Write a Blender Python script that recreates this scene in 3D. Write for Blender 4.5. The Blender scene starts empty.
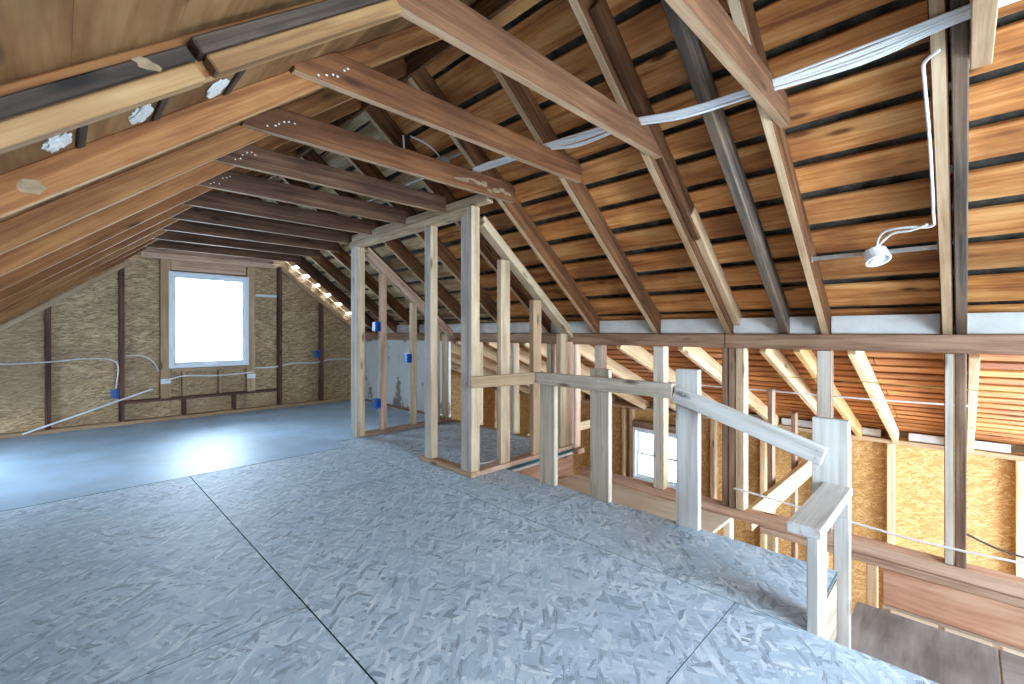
import bpy, bmesh, math, random
from mathutils import Vector, Matrix

random.seed(7)
SC = bpy.context.scene
COL = SC.collection
V = Vector

# ------------------------------------------------------------------ camera, sky, exposure
EYE = 1.1
cam_d = bpy.data.cameras.new('camera')
cam_d.sensor_fit = 'HORIZONTAL'
cam_d.sensor_width = 36.0
cam_d.lens = 452.0 / 1024.0 * 36.0
cam_d.shift_y = -10.0 / 1024.0
cam_d.clip_start = 0.02
cam = bpy.data.objects.new('camera', cam_d)
cam.location = (0, 0, EYE)
cam.rotation_euler = (math.radians(90), 0, math.radians(-45))
COL.objects.link(cam)
SC.camera = cam

world = bpy.data.worlds.new('overcast_sky')
SC.world = world
world.use_nodes = True
bg = world.node_tree.nodes['Background']
bg.inputs['Color'].default_value = (0.67, 0.84, 1.0, 1)
bg.inputs['Strength'].default_value = 9.0

SC.view_settings.view_transform = 'Standard'
SC.view_settings.look = 'None'
SC.view_settings.gamma = 1.0
SC.view_settings.use_curve_mapping = False
SC.view_settings.exposure = 1.92
SC.cycles.use_denoising = True
SC.cycles.max_bounces = 10
SC.cycles.diffuse_bounces = 7
SC.cycles.transparent_max_bounces = 12


def portal(name, loc, rot, sx, sy):
    l = bpy.data.lights.new(name, 'AREA')
    l.shape = 'RECTANGLE'
    l.size, l.size_y = sx, sy
    l.cycles.is_portal = True
    o = bpy.data.objects.new(name, l)
    o.location, o.rotation_euler = loc, rot
    COL.objects.link(o)


R90 = math.radians(90)
Y_REAR = -2.4
# gable windows and seen side window, plus unseen openings added or enlarged for light
portal('daylight_gable_window', (1.40, 7.16, 1.25), (-R90, 0, 0), 0.84, 1.12)
portal('daylight_rear_window', (1.20, Y_REAR - 0.14, 1.15), (R90, 0, 0), 2.2, 1.5)
portal('daylight_side_rear_opening', (4.8, Y_REAR - 0.14, -0.7), (R90, 0, 0), 2.4, 2.2)
portal('daylight_added_roof_window', (-1.29, 5.36, 0.70), (0, math.radians(141.7), 0), 0.55, 1.1)
portal('daylight_added_side_opening', (6.28, -1.2, -0.80), (0, R90, 0), 1.1, 1.3)
portal('daylight_side_window', (6.2, 3.15, -0.70), (0, R90, 0), 0.76, 0.74)

# ------------------------------------------------------------------ materials
def nodes_of(name):
    m = bpy.data.materials.new(name)
    m.use_nodes = True
    nt = m.node_tree
    b = nt.nodes['Principled BSDF']
    return m, nt, b


def N(nt, t, **kw):
    n = nt.nodes.new(t)
    for k, v in kw.items():
        setattr(n, k, v)
    return n


def ramp(nt, stops):
    r = N(nt, 'ShaderNodeValToRGB')
    e = r.color_ramp.elements
    while len(e) < len(stops):
        e.new(0.5)
    for i, (p, c) in enumerate(stops):
        e[i].position = p
        e[i].color = (*c, 1)
    return r


def offset_coords(nt):
    """object coordinates shifted by a random amount per object"""
    tc = N(nt, 'ShaderNodeTexCoord')
    oi = N(nt, 'ShaderNodeObjectInfo')
    mul = N(nt, 'ShaderNodeVectorMath', operation='MULTIPLY')
    mul.inputs[1].default_value = (37.0, 23.0, 11.0)
    nt.links.new(oi.outputs['Random'], mul.inputs[0])
    add = N(nt, 'ShaderNodeVectorMath', operation='ADD')
    nt.links.new(tc.outputs['Object'], add.inputs[0])
    nt.links.new(mul.outputs[0], add.inputs[1])
    return add.outputs[0], oi.outputs['Random']


def wood(name, dark, mid, light, rough=0.75, vary=0.35, grain=26.0, knots=True, stain=0.0, stain_col=(0.02, 0.012, 0.008)):
    m, nt, b = nodes_of(name)
    co, rnd = offset_coords(nt)
    mp = N(nt, 'ShaderNodeMapping')
    mp.inputs['Scale'].default_value = (1.3, grain, grain)
    nt.links.new(co, mp.inputs['Vector'])
    n1 = N(nt, 'ShaderNodeTexNoise')
    n1.inputs['Scale'].default_value = 1.0
    n1.inputs['Detail'].default_value = 6.0
    n1.inputs['Distortion'].default_value = 0.6
    nt.links.new(mp.outputs[0], n1.inputs['Vector'])
    n2 = N(nt, 'ShaderNodeTexNoise')
    n2.inputs['Scale'].default_value = 3.2
    n2.inputs['Detail'].default_value = 4.0
    nt.links.new(co, n2.inputs['Vector'])
    mixv = N(nt, 'ShaderNodeMath', operation='MULTIPLY_ADD')
    nt.links.new(n2.outputs['Fac'], mixv.inputs[0])
    mixv.inputs[1].default_value = 0.45
    sub = N(nt, 'ShaderNodeMath', operation='SUBTRACT')
    nt.links.new(n1.outputs['Fac'], sub.inputs[0])
    sub.inputs[1].default_value = 0.22
    nt.links.new(sub.outputs[0], mixv.inputs[2])
    mf = N(nt, 'ShaderNodeMapping')
    mf.inputs['Scale'].default_value = (5.0, grain * 5, grain * 5)
    nt.links.new(co, mf.inputs['Vector'])
    n4 = N(nt, 'ShaderNodeTexNoise')
    n4.inputs['Scale'].default_value = 1.0
    n4.inputs['Detail'].default_value = 3.0
    nt.links.new(mf.outputs[0], n4.inputs['Vector'])
    ma = N(nt, 'ShaderNodeMath', operation='MULTIPLY_ADD')
    nt.links.new(n4.outputs['Fac'], ma.inputs[0])
    ma.inputs[1].default_value = 0.42
    ms = N(nt, 'ShaderNodeMath', operation='SUBTRACT')
    nt.links.new(mixv.outputs[0], ms.inputs[0])
    ms.inputs[1].default_value = 0.21
    nt.links.new(ms.outputs[0], ma.inputs[2])
    rp = ramp(nt, [(0.30, dark), (0.5, mid), (0.70, light)])
    nt.links.new(ma.outputs[0], rp.inputs[0])
    col = rp.outputs[0]
    if knots:
        mk = N(nt, 'ShaderNodeMapping')
        mk.inputs['Scale'].default_value = (2.2, 8.0, 8.0)
        nt.links.new(co, mk.inputs['Vector'])
        vo = N(nt, 'ShaderNodeTexVoronoi')
        vo.inputs['Scale'].default_value = 1.0
        nt.links.new(mk.outputs[0], vo.inputs['Vector'])
        kr = ramp(nt, [(0.06, (0, 0, 0)), (0.15, (1, 1, 1))])
        nt.links.new(vo.outputs['Distance'], kr.inputs[0])
        mx = N(nt, 'ShaderNodeMix', data_type='RGBA', blend_type='MIX')
        mx.inputs['A'].default_value = (*[c * 0.45 for c in dark], 1)
        nt.links.new(kr.outputs[0], mx.inputs['Factor'])
        nt.links.new(col, mx.inputs['B'])
        col = mx.outputs['Result']
    if stain > 0:
        n3 = N(nt, 'ShaderNodeTexNoise')
        n3.inputs['Scale'].default_value = 1.7
        n3.inputs['Detail'].default_value = 5.0
        nt.links.new(co, n3.inputs['Vector'])
        sr = ramp(nt, [(0.50, (0, 0, 0)), (0.66, (stain, stain, stain))])
        nt.links.new(n3.outputs['Fac'], sr.inputs[0])
        mx = N(nt, 'ShaderNodeMix', data_type='RGBA', blend_type='MIX')
        nt.links.new(sr.outputs[0], mx.inputs['Factor'])
        nt.links.new(col, mx.inputs['A'])
        mx.inputs['B'].default_value = (*stain_col, 1)
        col = mx.outputs['Result']
    hv = N(nt, 'ShaderNodeHueSaturation')
    mr = N(nt, 'ShaderNodeMapRange')
    mr.inputs['To Min'].default_value = 1.0 - vary
    mr.inputs['To Max'].default_value = 1.0 + vary
    nt.links.new(rnd, mr.inputs['Value'])
    nt.links.new(mr.outputs[0], hv.inputs['Value'])
    nt.links.new(col, hv.inputs['Color'])
    nt.links.new(hv.outputs[0], b.inputs['Base Color'])
    b.inputs['Roughness'].default_value = rough
    b.inputs['Specular IOR Level'].default_value = 0.3
    bp = N(nt, 'ShaderNodeBump')
    bp.inputs['Strength'].default_value = 0.25
    bp.inputs['Distance'].default_value = 0.004
    nt.links.new(n1.outputs['Fac'], bp.inputs['Height'])
    nt.links.new(bp.outputs[0], b.inputs['Normal'])
    return m


def osb(name, normal, cols, sx=9.5, sy=54.0, rough=0.6, main=0.2, spread=1.0, stains=None, vary=0.05, bump=0.2, cover=0.5):
    """oriented strand board: overlapping layers of long random flakes"""
    m, nt, b = nodes_of(name)
    L = nt.links.new
    co, rnd = offset_coords(nt)
    sp = N(nt, 'ShaderNodeSeparateXYZ')
    L(co, sp.inputs[0])
    cb = N(nt, 'ShaderNodeCombineXYZ')
    L(sp.outputs['X'], cb.inputs[0])
    L(sp.outputs['Y' if normal == 'Z' else 'Z'], cb.inputs[1])
    dn = N(nt, 'ShaderNodeTexNoise')
    dn.inputs['Scale'].default_value = 9.0
    dn.inputs['Detail'].default_value = 3.0
    L(cb.outputs[0], dn.inputs['Vector'])
    dm = N(nt, 'ShaderNodeVectorMath', operation='SCALE')
    dm.inputs['Scale'].default_value = 0.028
    L(dn.outputs['Color'], dm.inputs[0])
    ad = N(nt, 'ShaderNodeVectorMath', operation='ADD')
    L(cb.outputs[0], ad.inputs[0])
    L(dm.outputs[0], ad.inputs[1])
    val = None
    for i, a in enumerate((0.0, 0.9, -0.45, 0.45, -0.95, 0.12, -0.22)):
        rt = N(nt, 'ShaderNodeMapping', vector_type='POINT')
        rt.inputs['Rotation'].default_value = (0, 0, main + a * spread)
        rt.inputs['Location'].default_value = (i * 3.1, i * 7.7, 0)
        L(ad.outputs[0], rt.inputs['Vector'])
        sc = N(nt, 'ShaderNodeVectorMath', operation='MULTIPLY')
        k = (1.0, 1.15, 1.3, 1.1, 1.45, 1.7, 1.9)[i]
        sc.inputs[1].default_value = (sx * k, sy * k, 1)
        L(rt.outputs[0], sc.inputs[0])
        vo = N(nt, 'ShaderNodeTexVoronoi', voronoi_dimensions='2D')
        vo.inputs['Scale'].default_value = 1.0
        L(sc.outputs[0], vo.inputs['Vector'])
        s2 = N(nt, 'ShaderNodeSeparateColor')
        L(vo.outputs['Color'], s2.inputs[0])
        # lengthwise streaks inside each flake
        fn = N(nt, 'ShaderNodeTexNoise', noise_dimensions='2D')
        fn.inputs['Scale'].default_value = 1.0
        s3 = N(nt, 'ShaderNodeVectorMath', operation='MULTIPLY')
        s3.inputs[1].default_value = (22, 300, 1)
        L(rt.outputs[0], s3.inputs[0])
        L(s3.outputs[0], fn.inputs['Vector'])
        fl = N(nt, 'ShaderNodeMath', operation='MULTIPLY_ADD')
        L(fn.outputs['Fac'], fl.inputs[0])
        fl.inputs[1].default_value = 0.7
        L(s2.outputs[0], fl.inputs[2])
        if val is None:
            val = fl.outputs[0]
        else:
            gt = N(nt, 'ShaderNodeMath', operation='GREATER_THAN')
            L(s2.outputs[1], gt.inputs[0])
            gt.inputs[1].default_value = 1 - cover if i < 5 else 0.72
            mx = N(nt, 'ShaderNodeMix', data_type='FLOAT')
            L(gt.outputs[0], mx.inputs['Factor'])
            L(val, mx.inputs['A'])
            L(fl.outputs[0], mx.inputs['B'])
            val = mx.outputs['Result']
    rp = ramp(nt, [(min(1, (p * 1.0 + 0.35) / 1.7), c) for p, c in cols])
    dv = N(nt, 'ShaderNodeMath', operation='DIVIDE')
    L(val, dv.inputs[0])
    dv.inputs[1].default_value = 1.7
    L(dv.outputs[0], rp.inputs[0])
    col = rp.outputs[0]
    if stains:
        n3 = N(nt, 'ShaderNodeTexNoise')
        n3.inputs['Scale'].default_value = stains[0]
        n3.inputs['Detail'].default_value = 4.0
        L(co, n3.inputs['Vector'])
        sr = ramp(nt, [(0.45, (0, 0, 0)), (0.7, (stains[1],) * 3)])
        L(n3.outputs['Fac'], sr.inputs[0])
        mx = N(nt, 'ShaderNodeMix', data_type='RGBA')
        L(sr.outputs[0], mx.inputs['Factor'])
        L(col, mx.inputs['A'])
        mx.inputs['B'].default_value = (*stains[2], 1)
        col = mx.outputs['Result']
    hv = N(nt, 'ShaderNodeHueSaturation')
    mr = N(nt, 'ShaderNodeMapRange')
    mr.inputs['To Min'].default_value = 1.0 - vary
    mr.inputs['To Max'].default_value = 1.0 + vary
    L(rnd, mr.inputs['Value'])
    L(mr.outputs[0], hv.inputs['Value'])
    L(col, hv.inputs['Color'])
    L(hv.outputs[0], b.inputs['Base Color'])
    b.inputs['Roughness'].default_value = rough
    bp = N(nt, 'ShaderNodeBump')
    bp.inputs['Strength'].default_value = bump
    bp.inputs['Distance'].default_value = 0.003
    L(val, bp.inputs['Height'])
    L(bp.outputs[0], b.inputs['Normal'])
    return m


def plain(name, col, rough=0.6, metal=0.0, noise=0.12, scale=9.0, spec=0.4):
    m, nt, b = nodes_of(name)
    co, rnd = offset_coords(nt)
    n = N(nt, 'ShaderNodeTexNoise')
    n.inputs['Scale'].default_value = scale
    n.inputs['Detail'].default_value = 5.0
    nt.links.new(co, n.inputs['Vector'])
    rp = ramp(nt, [(0.3, [c * (1 - noise) for c in col]), (0.7, [min(1, c * (1 + noise)) for c in col])])
    nt.links.new(n.outputs['Fac'], rp.inputs[0])
    nt.links.new(rp.outputs[0], b.inputs['Base Color'])
    b.inputs['Roughness'].default_value = rough
    b.inputs['Metallic'].default_value = metal
    b.inputs['Specular IOR Level'].default_value = spec
    return m


M = {}
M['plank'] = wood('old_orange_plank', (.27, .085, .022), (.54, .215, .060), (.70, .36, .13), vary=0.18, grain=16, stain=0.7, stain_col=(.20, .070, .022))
M['scab'] = wood('near_black_board', (.022, .014, .010), (.042, .028, .020), (.075, .052, .036), vary=0.05, stain=0.2)
M['plank_far'] = wood('pale_yellow_plank', (.26, .14, .06), (.50, .34, .17), (.72, .58, .36), vary=0.25, grain=16, stain=0.6, stain_col=(.18, .09, .04))  # paler, yellower tone for the planks toward the gable
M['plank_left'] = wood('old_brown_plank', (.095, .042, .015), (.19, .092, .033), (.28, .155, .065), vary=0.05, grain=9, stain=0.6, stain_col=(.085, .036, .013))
M['plank_side'] = wood('reddish_roof_board', (.26, .08, .022), (.46, .17, .05), (.58, .26, .085), vary=0.22, grain=16, stain=0.35, stain_col=(.18, .06, .02))
M['rafter'] = wood('old_brown_rafter', (.052, .019, .006), (.112, .043, .0145), (.185, .080, .030), vary=0.2, stain=0.35, stain_col=(.044, .018, .007))
M['rafter_left'] = wood('orange_brown_rafter', (.13, .045, .013), (.225, .088, .027), (.32, .15, .052), vary=0.14, stain=0.45, stain_col=(.15, .042, .011))
M['rafter_grey'] = wood('grey_old_rafter', (.04, .03, .025), (.10, .075, .057), (.20, .145, .10), vary=0.1, stain=0.4, stain_col=(.22, .12, .06))
M['rafter_pale'] = wood('pale_new_rafter', (.42, .25, .125), (.60, .40, .225), (.70, .51, .32), vary=0.08, knots=True)
M['rafter_amber'] = wood('amber_rafter', (.40, .20, .07), (.58, .33, .12), (.68, .43, .20), vary=0.1)
M['tie_dark'] = wood('dark_brown_tie', (.05, .021, .011), (.10, .046, .024), (.16, .082, .045), vary=0.2, stain=0.3)
M['tie_brown'] = wood('brown_tie', (.080, .027, .009), (.135, .048, .016), (.21, .085, .031), vary=0.1, stain=0.5, stain_col=(.055, .021, .008))
M['tie_pale'] = wood('weathered_pale_tie', (.090, .036, .015), (.150, .066, .029), (.225, .112, .054), vary=0.08, stain=0.3, stain_col=(.085, .034, .014))
M['stud_new'] = wood('new_pale_stud', (.34, .235, .14), (.50, .37, .235), (.61, .47, .32), vary=0.12, stain=0.25, stain_col=(.40, .25, .15))
M['stud_tan'] = wood('tan_stud', (.30, .185, .10), (.43, .28, .165), (.52, .36, .22), vary=0.12)
M['stud_dark'] = wood('dark_red_stud', (.06, .025, .018), (.12, .05, .034), (.18, .085, .055), vary=0.15)
M['stud_brown'] = wood('weathered_brown_post', (.14, .08, .055), (.26, .155, .10), (.38, .25, .17), vary=0.18, stain=0.3, stain_col=(.12, .07, .05))
M['stud_pink'] = wood('pinkish_plate', (.36, .21, .14), (.54, .345, .24), (.66, .46, .34), vary=0.1)
M['beam'] = wood('brown_beam', (.17, .09, .055), (.30, .17, .105), (.42, .26, .17), vary=0.08, grain=18)
M['rim'] = wood('reddish_rim_board', (.40, .20, .125), (.55, .30, .19), (.64, .40, .27), vary=0.08, grain=14)
M['rail'] = wood('cool_white_rail', (.50, .47, .43), (.66, .645, .61), (.76, .75, .73), vary=0.05, knots=True)  # new lumber, with the tint of cool daylight put into its colour
M['rail_tan'] = wood('greyed_tan_rail', (.36, .29, .21), (.50, .42, .32), (.62, .54, .43), vary=0.06)
M['ply'] = wood('pale_plywood', (.68, .54, .38), (.80, .68, .52), (.86, .77, .62), vary=0.04, grain=7, knots=False)
M['landing'] = wood('grey_stained_plywood', (.20, .175, .17), (.31, .28, .27), (.40, .37, .36), vary=0.05, grain=7, knots=False, stain=0.45, stain_col=(.16, .13, .125))
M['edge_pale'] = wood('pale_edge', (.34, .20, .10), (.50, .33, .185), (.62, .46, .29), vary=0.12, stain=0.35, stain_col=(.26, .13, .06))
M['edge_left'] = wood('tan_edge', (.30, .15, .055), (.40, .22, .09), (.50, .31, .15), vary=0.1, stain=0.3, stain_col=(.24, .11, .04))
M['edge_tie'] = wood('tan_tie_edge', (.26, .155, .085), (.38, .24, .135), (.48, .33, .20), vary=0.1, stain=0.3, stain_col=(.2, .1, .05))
M['edge_batten'] = wood('tan_batten', (.17, .085, .033), (.27, .15, .06), (.36, .22, .10), vary=0.05, stain=0.5, stain_col=(.16, .07, .024))
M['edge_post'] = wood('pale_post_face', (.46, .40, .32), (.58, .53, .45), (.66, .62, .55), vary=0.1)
M['edge_stud'] = wood('grey_stud_face', (.34, .30, .26), (.46, .42, .37), (.56, .52, .46), vary=0.12)  # greyer tone on one face of the closet studs
M['edge_green'] = plain('green_sealed_edge', (.015, .075, .085), rough=0.7, noise=0.2)
M['deck'] = plain('dark_roof_underside', (.075, .066, .050), rough=0.95, noise=0.6, scale=14)
M['osb_floor'] = osb('grey_osb_floor', 'Z', [(0.0, (.25, .315, .41)), (0.12, (.39, .505, .63)), (0.5, (.48, .615, .745)), (0.8, (.57, .695, .81)), (1.0, (.74, .83, .91))], sx=7.0, sy=35, main=1.2, spread=1.75, stains=(1.6, 0.3, (.37, .48, .60)))
M['osb_gable'] = osb('brown_osb_wall', 'Y', [(0.0, (.22, .125, .058)), (0.4, (.41, .26, .128)), (0.7, (.49, .33, .175)), (1.0, (.64, .47, .28))], main=0.0, spread=0.5, stains=(1.2, 0.65, (.23, .135, .07)))
M['osb_side'] = osb('golden_osb_wall', 'Y', [(0.0, (.42, .20, .055)), (0.35, (.55, .30, .10)), (0.7, (.62, .37, .14)), (1.0, (.74, .50, .24))], main=0.6, spread=1.2)
M['grey_floor'] = plain('grey_painted_floor', (.36, .51, .68), rough=0.47, noise=0.16, scale=3.0, spec=0.5)
M['white_board'] = plain('white_painted_board', (.62, .62, .60), rough=0.7, noise=0.12)
M['smear'] = plain('dirty_plaster_smear', (.24, .165, .095), rough=0.8, noise=0.35, scale=40)
M['vinyl'] = plain('white_window_vinyl', (.72, .78, .84), rough=0.4, noise=0.03)
M['cable'] = plain('white_cable', (.80, .80, .80), rough=0.4, noise=0.04)
M['cable_yellow'] = plain('yellow_cable', (.42, .30, .07), rough=0.5, noise=0.05)
M['cable_dark'] = plain('dark_cable', (.10, .10, .10), rough=0.5, noise=0.05)
M['steel'] = plain('galvanised_steel', (.60, .61, .62), rough=0.38, metal=0.85, noise=0.1, scale=30)
M['socket'] = plain('white_enamel', (.75, .77, .78), rough=0.4, noise=0.05)
M['copper'] = plain('copper_clamp', (.60, .30, .18), rough=0.45, noise=0.1)
M['blue'] = plain('blue_plastic', (.025, .14, .50), rough=0.45, noise=0.08)
M['dark'] = plain('dark_hole', (.03, .03, .03), rough=0.9, noise=0.1)
M['concrete'] = plain('lower_floor', (.40, .34, .28), rough=0.9, noise=0.15)
M['shell'] = plain('wall_backing', (.30, .22, .14), rough=0.9, noise=0.15)


def plaster_mat():
    m, nt, b = nodes_of('peeling_white_plaster')
    co, rnd = offset_coords(nt)
    n = N(nt, 'ShaderNodeTexNoise')
    n.inputs['Scale'].default_value = 2.6
    n.inputs['Detail'].default_value = 7.0
    n.inputs['Roughness'].default_value = 0.62
    nt.links.new(co, n.inputs['Vector'])
    rp = ramp(nt, [(0.38, (.30, .26, .22)), (0.42, (.72, .77, .78)), (0.75, (.80, .87, .90))])
    nt.links.new(n.outputs['Fac'], rp.inputs[0])
    nt.links.new(rp.outputs[0], b.inputs['Base Color'])
    b.inputs['Roughness'].default_value = 0.8
    return m


M['plaster'] = plaster_mat()


def glass_mat():
    m, nt, b = nodes_of('window_glass')
    out = nt.nodes['Material Output']
    tr = N(nt, 'ShaderNodeBsdfTransparent')
    tr.inputs['Color'].default_value = (.97, .985, 1, 1)
    gl = N(nt, 'ShaderNodeBsdfGlossy')
    gl.inputs['Roughness'].default_value = 0.02
    fr = N(nt, 'ShaderNodeFresnel')
    fr.inputs['IOR'].default_value = 1.45
    mx = N(nt, 'ShaderNodeMixShader')
    nt.links.new(fr.outputs[0], mx.inputs[0])
    nt.links.new(tr.outputs[0], mx.inputs[1])
    nt.links.new(gl.outputs[0], mx.inputs[2])
    nt.links.new(mx.outputs[0], out.inputs['Surface'])
    return m


M['glass'] = glass_mat()

# ------------------------------------------------------------------ builders
_cache = {}


def link(name, mesh, mat, parent=None, mw=None):
    o = bpy.data.objects.new(name, mesh)
    COL.objects.link(o)
    mw = mw or Matrix.Identity(4)
    if parent is not None:
        o.parent = parent
        pw, q = parent.matrix_basis.copy(), parent.parent
        while q is not None:
            pw = q.matrix_basis @ pw
            q = q.parent
        mw = pw.inverted() @ mw
    o.matrix_basis = mw
    return o


def box_mesh(l, w, h, mat, bev=0.004, mat2=None, side2=(0, 0, -1)):
    k = (round(l, 4), round(w, 4), round(h, 4), mat, bev, mat2, side2)
    if k in _cache:
        return _cache[k]
    bm = bmesh.new()
    bmesh.ops.create_cube(bm, size=1.0)
    for v in bm.verts:
        v.co = V((v.co.x * l, v.co.y * w, v.co.z * h))
    bv = min(bev, 0.18 * min(l, w, h))
    if bv > 0.0004:
        bmesh.ops.bevel(bm, geom=bm.edges[:], offset=bv, segments=1, affect='EDGES')
    me = bpy.data.meshes.new('board')
    bm.to_mesh(me)
    bm.free()
    me.materials.append(M[mat])
    if mat2:
        me.materials.append(M[mat2])
        for p in me.polygons:
            if abs(p.normal.z) < 0.9 if side2 == 'sides' else p.normal.dot(V(side2)) > 0.9:
                p.material_index = 1
    _cache[k] = me
    return me


def beam(name, p0, p1, w, h, mat, parent=None, up=(0, 0, 1), bev=0.004, mat2=None, side2=(0, 0, -1)):
    """board from p0 to p1: h measured along `up`, w across"""
    p0, p1, up = V(p0), V(p1), V(up)
    x = (p1 - p0)
    L = x.length
    x.normalize()
    z = (up - x * up.dot(x)).normalized()
    y = z.cross(x)
    mw = Matrix((x, y, z)).transposed().to_4x4()
    mw.translation = (p0 + p1) / 2
    return link(name, box_mesh(L, w, h, mat, bev, mat2, side2), mat, parent, mw)


def board(name, x0, x1, y0, y1, z0, z1, mat, parent=None, bev=0.004, mat2=None):
    """axis-aligned board, grain along its longest side"""
    dx, dy, dz = x1 - x0, y1 - y0, z1 - z0
    cx, cy, cz = (x0 + x1) / 2, (y0 + y1) / 2, (z0 + z1) / 2
    if dz >= dx and dz >= dy:
        return beam(name, (cx, cy, z0), (cx, cy, z1), dx, dy, mat, parent, up=(0, 1, 0), bev=bev, mat2=mat2, side2=(0, -1, 0))
    if dx >= dy:
        return beam(name, (x0, cy, cz), (x1, cy, cz), dy, dz, mat, parent, bev=bev)
    return beam(name, (cx, y0, cz), (cx, y1, cz), dx, dz, mat, parent, bev=bev)


def ring_frame(name, axis, a0, a1, z0, z1, t0, t1, wd, mat, parent):
    """rectangular frame (sash) of bar width wd; axis is the wall's normal"""
    bm = bmesh.new()
    for p0, p1, q0, q1 in ((a0, a0 + wd, z0, z1), (a1 - wd, a1, z0, z1), (a0 + wd, a1 - wd, z0, z0 + wd), (a0 + wd, a1 - wd, z1 - wd, z1)):
        r = bmesh.ops.create_cube(bm, size=1.0)
        for v in r['verts']:
            u, n, h = (v.co.x + .5), (v.co.y + .5), (v.co.z + .5)
            uu, nn, hh = p0 + (p1 - p0) * u, t0 + (t1 - t0) * n, q0 + (q1 - q0) * h
            v.co = (uu, nn, hh) if axis == 'Y' else (nn, uu, hh)
    bmesh.ops.recalc_face_normals(bm, faces=bm.faces[:])
    me = bpy.data.meshes.new(name)
    bm.to_mesh(me)
    bm.free()
    me.materials.append(M[mat])
    return link(name, me, mat, parent)


def slab_mesh(name, verts, faces, mat):
    me = bpy.data.meshes.new(name)
    me.from_pydata(verts, [], faces)
    me.materials.append(M[mat])
    me.update()
    return me


def prism_xz(name, poly, y0, y1, mat, parent=None, mat2=None):
    """polygon in the X-Z plane extruded along Y"""
    n = len(poly)
    cx = sum(p[0] for p in poly) / n
    cz = sum(p[1] for p in poly) / n
    cy = (y0 + y1) / 2
    vs = [(p[0] - cx, y0 - cy, p[1] - cz) for p in poly] + [(p[0] - cx, y1 - cy, p[1] - cz) for p in poly]
    fs = [tuple(range(n)), tuple(range(2 * n - 1, n - 1, -1))]
    for i in range(n):
        j = (i + 1) % n
        fs.append((j, i, n + i, n + j))
    bm = bmesh.new()
    bv = [bm.verts.new(v) for v in vs]
    for f in fs:
        bm.faces.new([bv[i] for i in f])
    bmesh.ops.recalc_face_normals(bm, faces=bm.faces[:])
    bmesh.ops.bevel(bm, geom=bm.edges[:], offset=0.003, segments=1, affect='EDGES')
    me = bpy.data.meshes.new(name)
    bm.to_mesh(me)
    bm.free()
    me.materials.append(M[mat])
    if mat2:
        me.materials.append(M[mat2])
        for p in me.polygons:
            if p.normal.z < -0.9:
                p.material_index = 1
    return link(name, me, mat, parent, Matrix.Translation((cx, cy, cz)))


def tube(name, pts, r, mat, parent=None, n=7, smooth=True):
    pts = [V(p) for p in pts]
    if smooth and len(pts) > 2:
        out = []
        for i in range(len(pts) - 1):
            p0 = pts[max(i - 1, 0)]
            p1, p2 = pts[i], pts[i + 1]
            p3 = pts[min(i + 2, len(pts) - 1)]
            for k in range(5):
                t = k / 5
                out.append(0.5 * ((2 * p1) + (-p0 + p2) * t + (2 * p0 - 5 * p1 + 4 * p2 - p3) * t * t + (-p0 + 3 * p1 - 3 * p2 + p3) * t ** 3))
        out.append(pts[-1])
        pts = out
    bm = bmesh.new()
    rings = []
    ref = V((0.3, 0.2, 0.93)).normalized()
    for i, p in enumerate(pts):
        d = (pts[min(i + 1, len(pts) - 1)] - pts[max(i - 1, 0)]).normalized()
        a = d.cross(ref)
        if a.length < 0.1:
            a = d.cross(V((1, 0, 0)))
        a.normalize()
        c = d.cross(a)
        rings.append([bm.verts.new(p + (a * math.cos(2 * math.pi * k / n) + c * math.sin(2 * math.pi * k / n)) * r) for k in range(n)])
    for q, s in zip(rings, rings[1:]):
        for k in range(n):
            bm.faces.new((q[k], q[(k + 1) % n], s[(k + 1) % n], s[k]))
    bm.faces.new(rings[0][::-1])
    bm.faces.new(rings[-1])
    bmesh.ops.recalc_face_normals(bm, faces=bm.faces[:])
    for f in bm.faces:
        f.smooth = True
    me = bpy.data.meshes.new(name)
    bm.to_mesh(me)
    bm.free()
    me.materials.append(M[mat])
    return link(name, me, mat, parent)


def lathe(name, prof, mat, parent, mw, n=20):
    bm = bmesh.new()
    rings = [[bm.verts.new((r * math.cos(2 * math.pi * k / n), r * math.sin(2 * math.pi * k / n), z)) for k in range(n)] for r, z in prof]
    for q, s in zip(rings, rings[1:]):
        for k in range(n):
            bm.faces.new((q[k], q[(k + 1) % n], s[(k + 1) % n], s[k]))
    if prof[0][0] > 1e-4:
        bm.faces.new(rings[0][::-1])
    if prof[-1][0] > 1e-4:
        bm.faces.new(rings[-1])
    bmesh.ops.recalc_face_normals(bm, faces=bm.faces[:])
    me = bpy.data.meshes.new(name)
    bm.to_mesh(me)
    bm.free()
    me.materials.append(M[mat])
    return link(name, me, mat, parent, mw)


def sub_board(name, x0, x1, y0, y1, z0, z1, mat, part):
    """plain board as a child of a part (part keeps world coordinates in its mesh)"""
    vs = [(a, b, c) for c in (z0, z1) for b in (y0, y1) for a in (x0, x1)]
    fs = [(0, 2, 3, 1), (4, 5, 7, 6), (0, 1, 5, 4), (2, 6, 7, 3), (0, 4, 6, 2), (1, 3, 7, 5)]
    o = bpy.data.objects.new(name, slab_mesh(name, vs, fs, mat))
    COL.objects.link(o)
    o.parent = part
    return o


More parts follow.
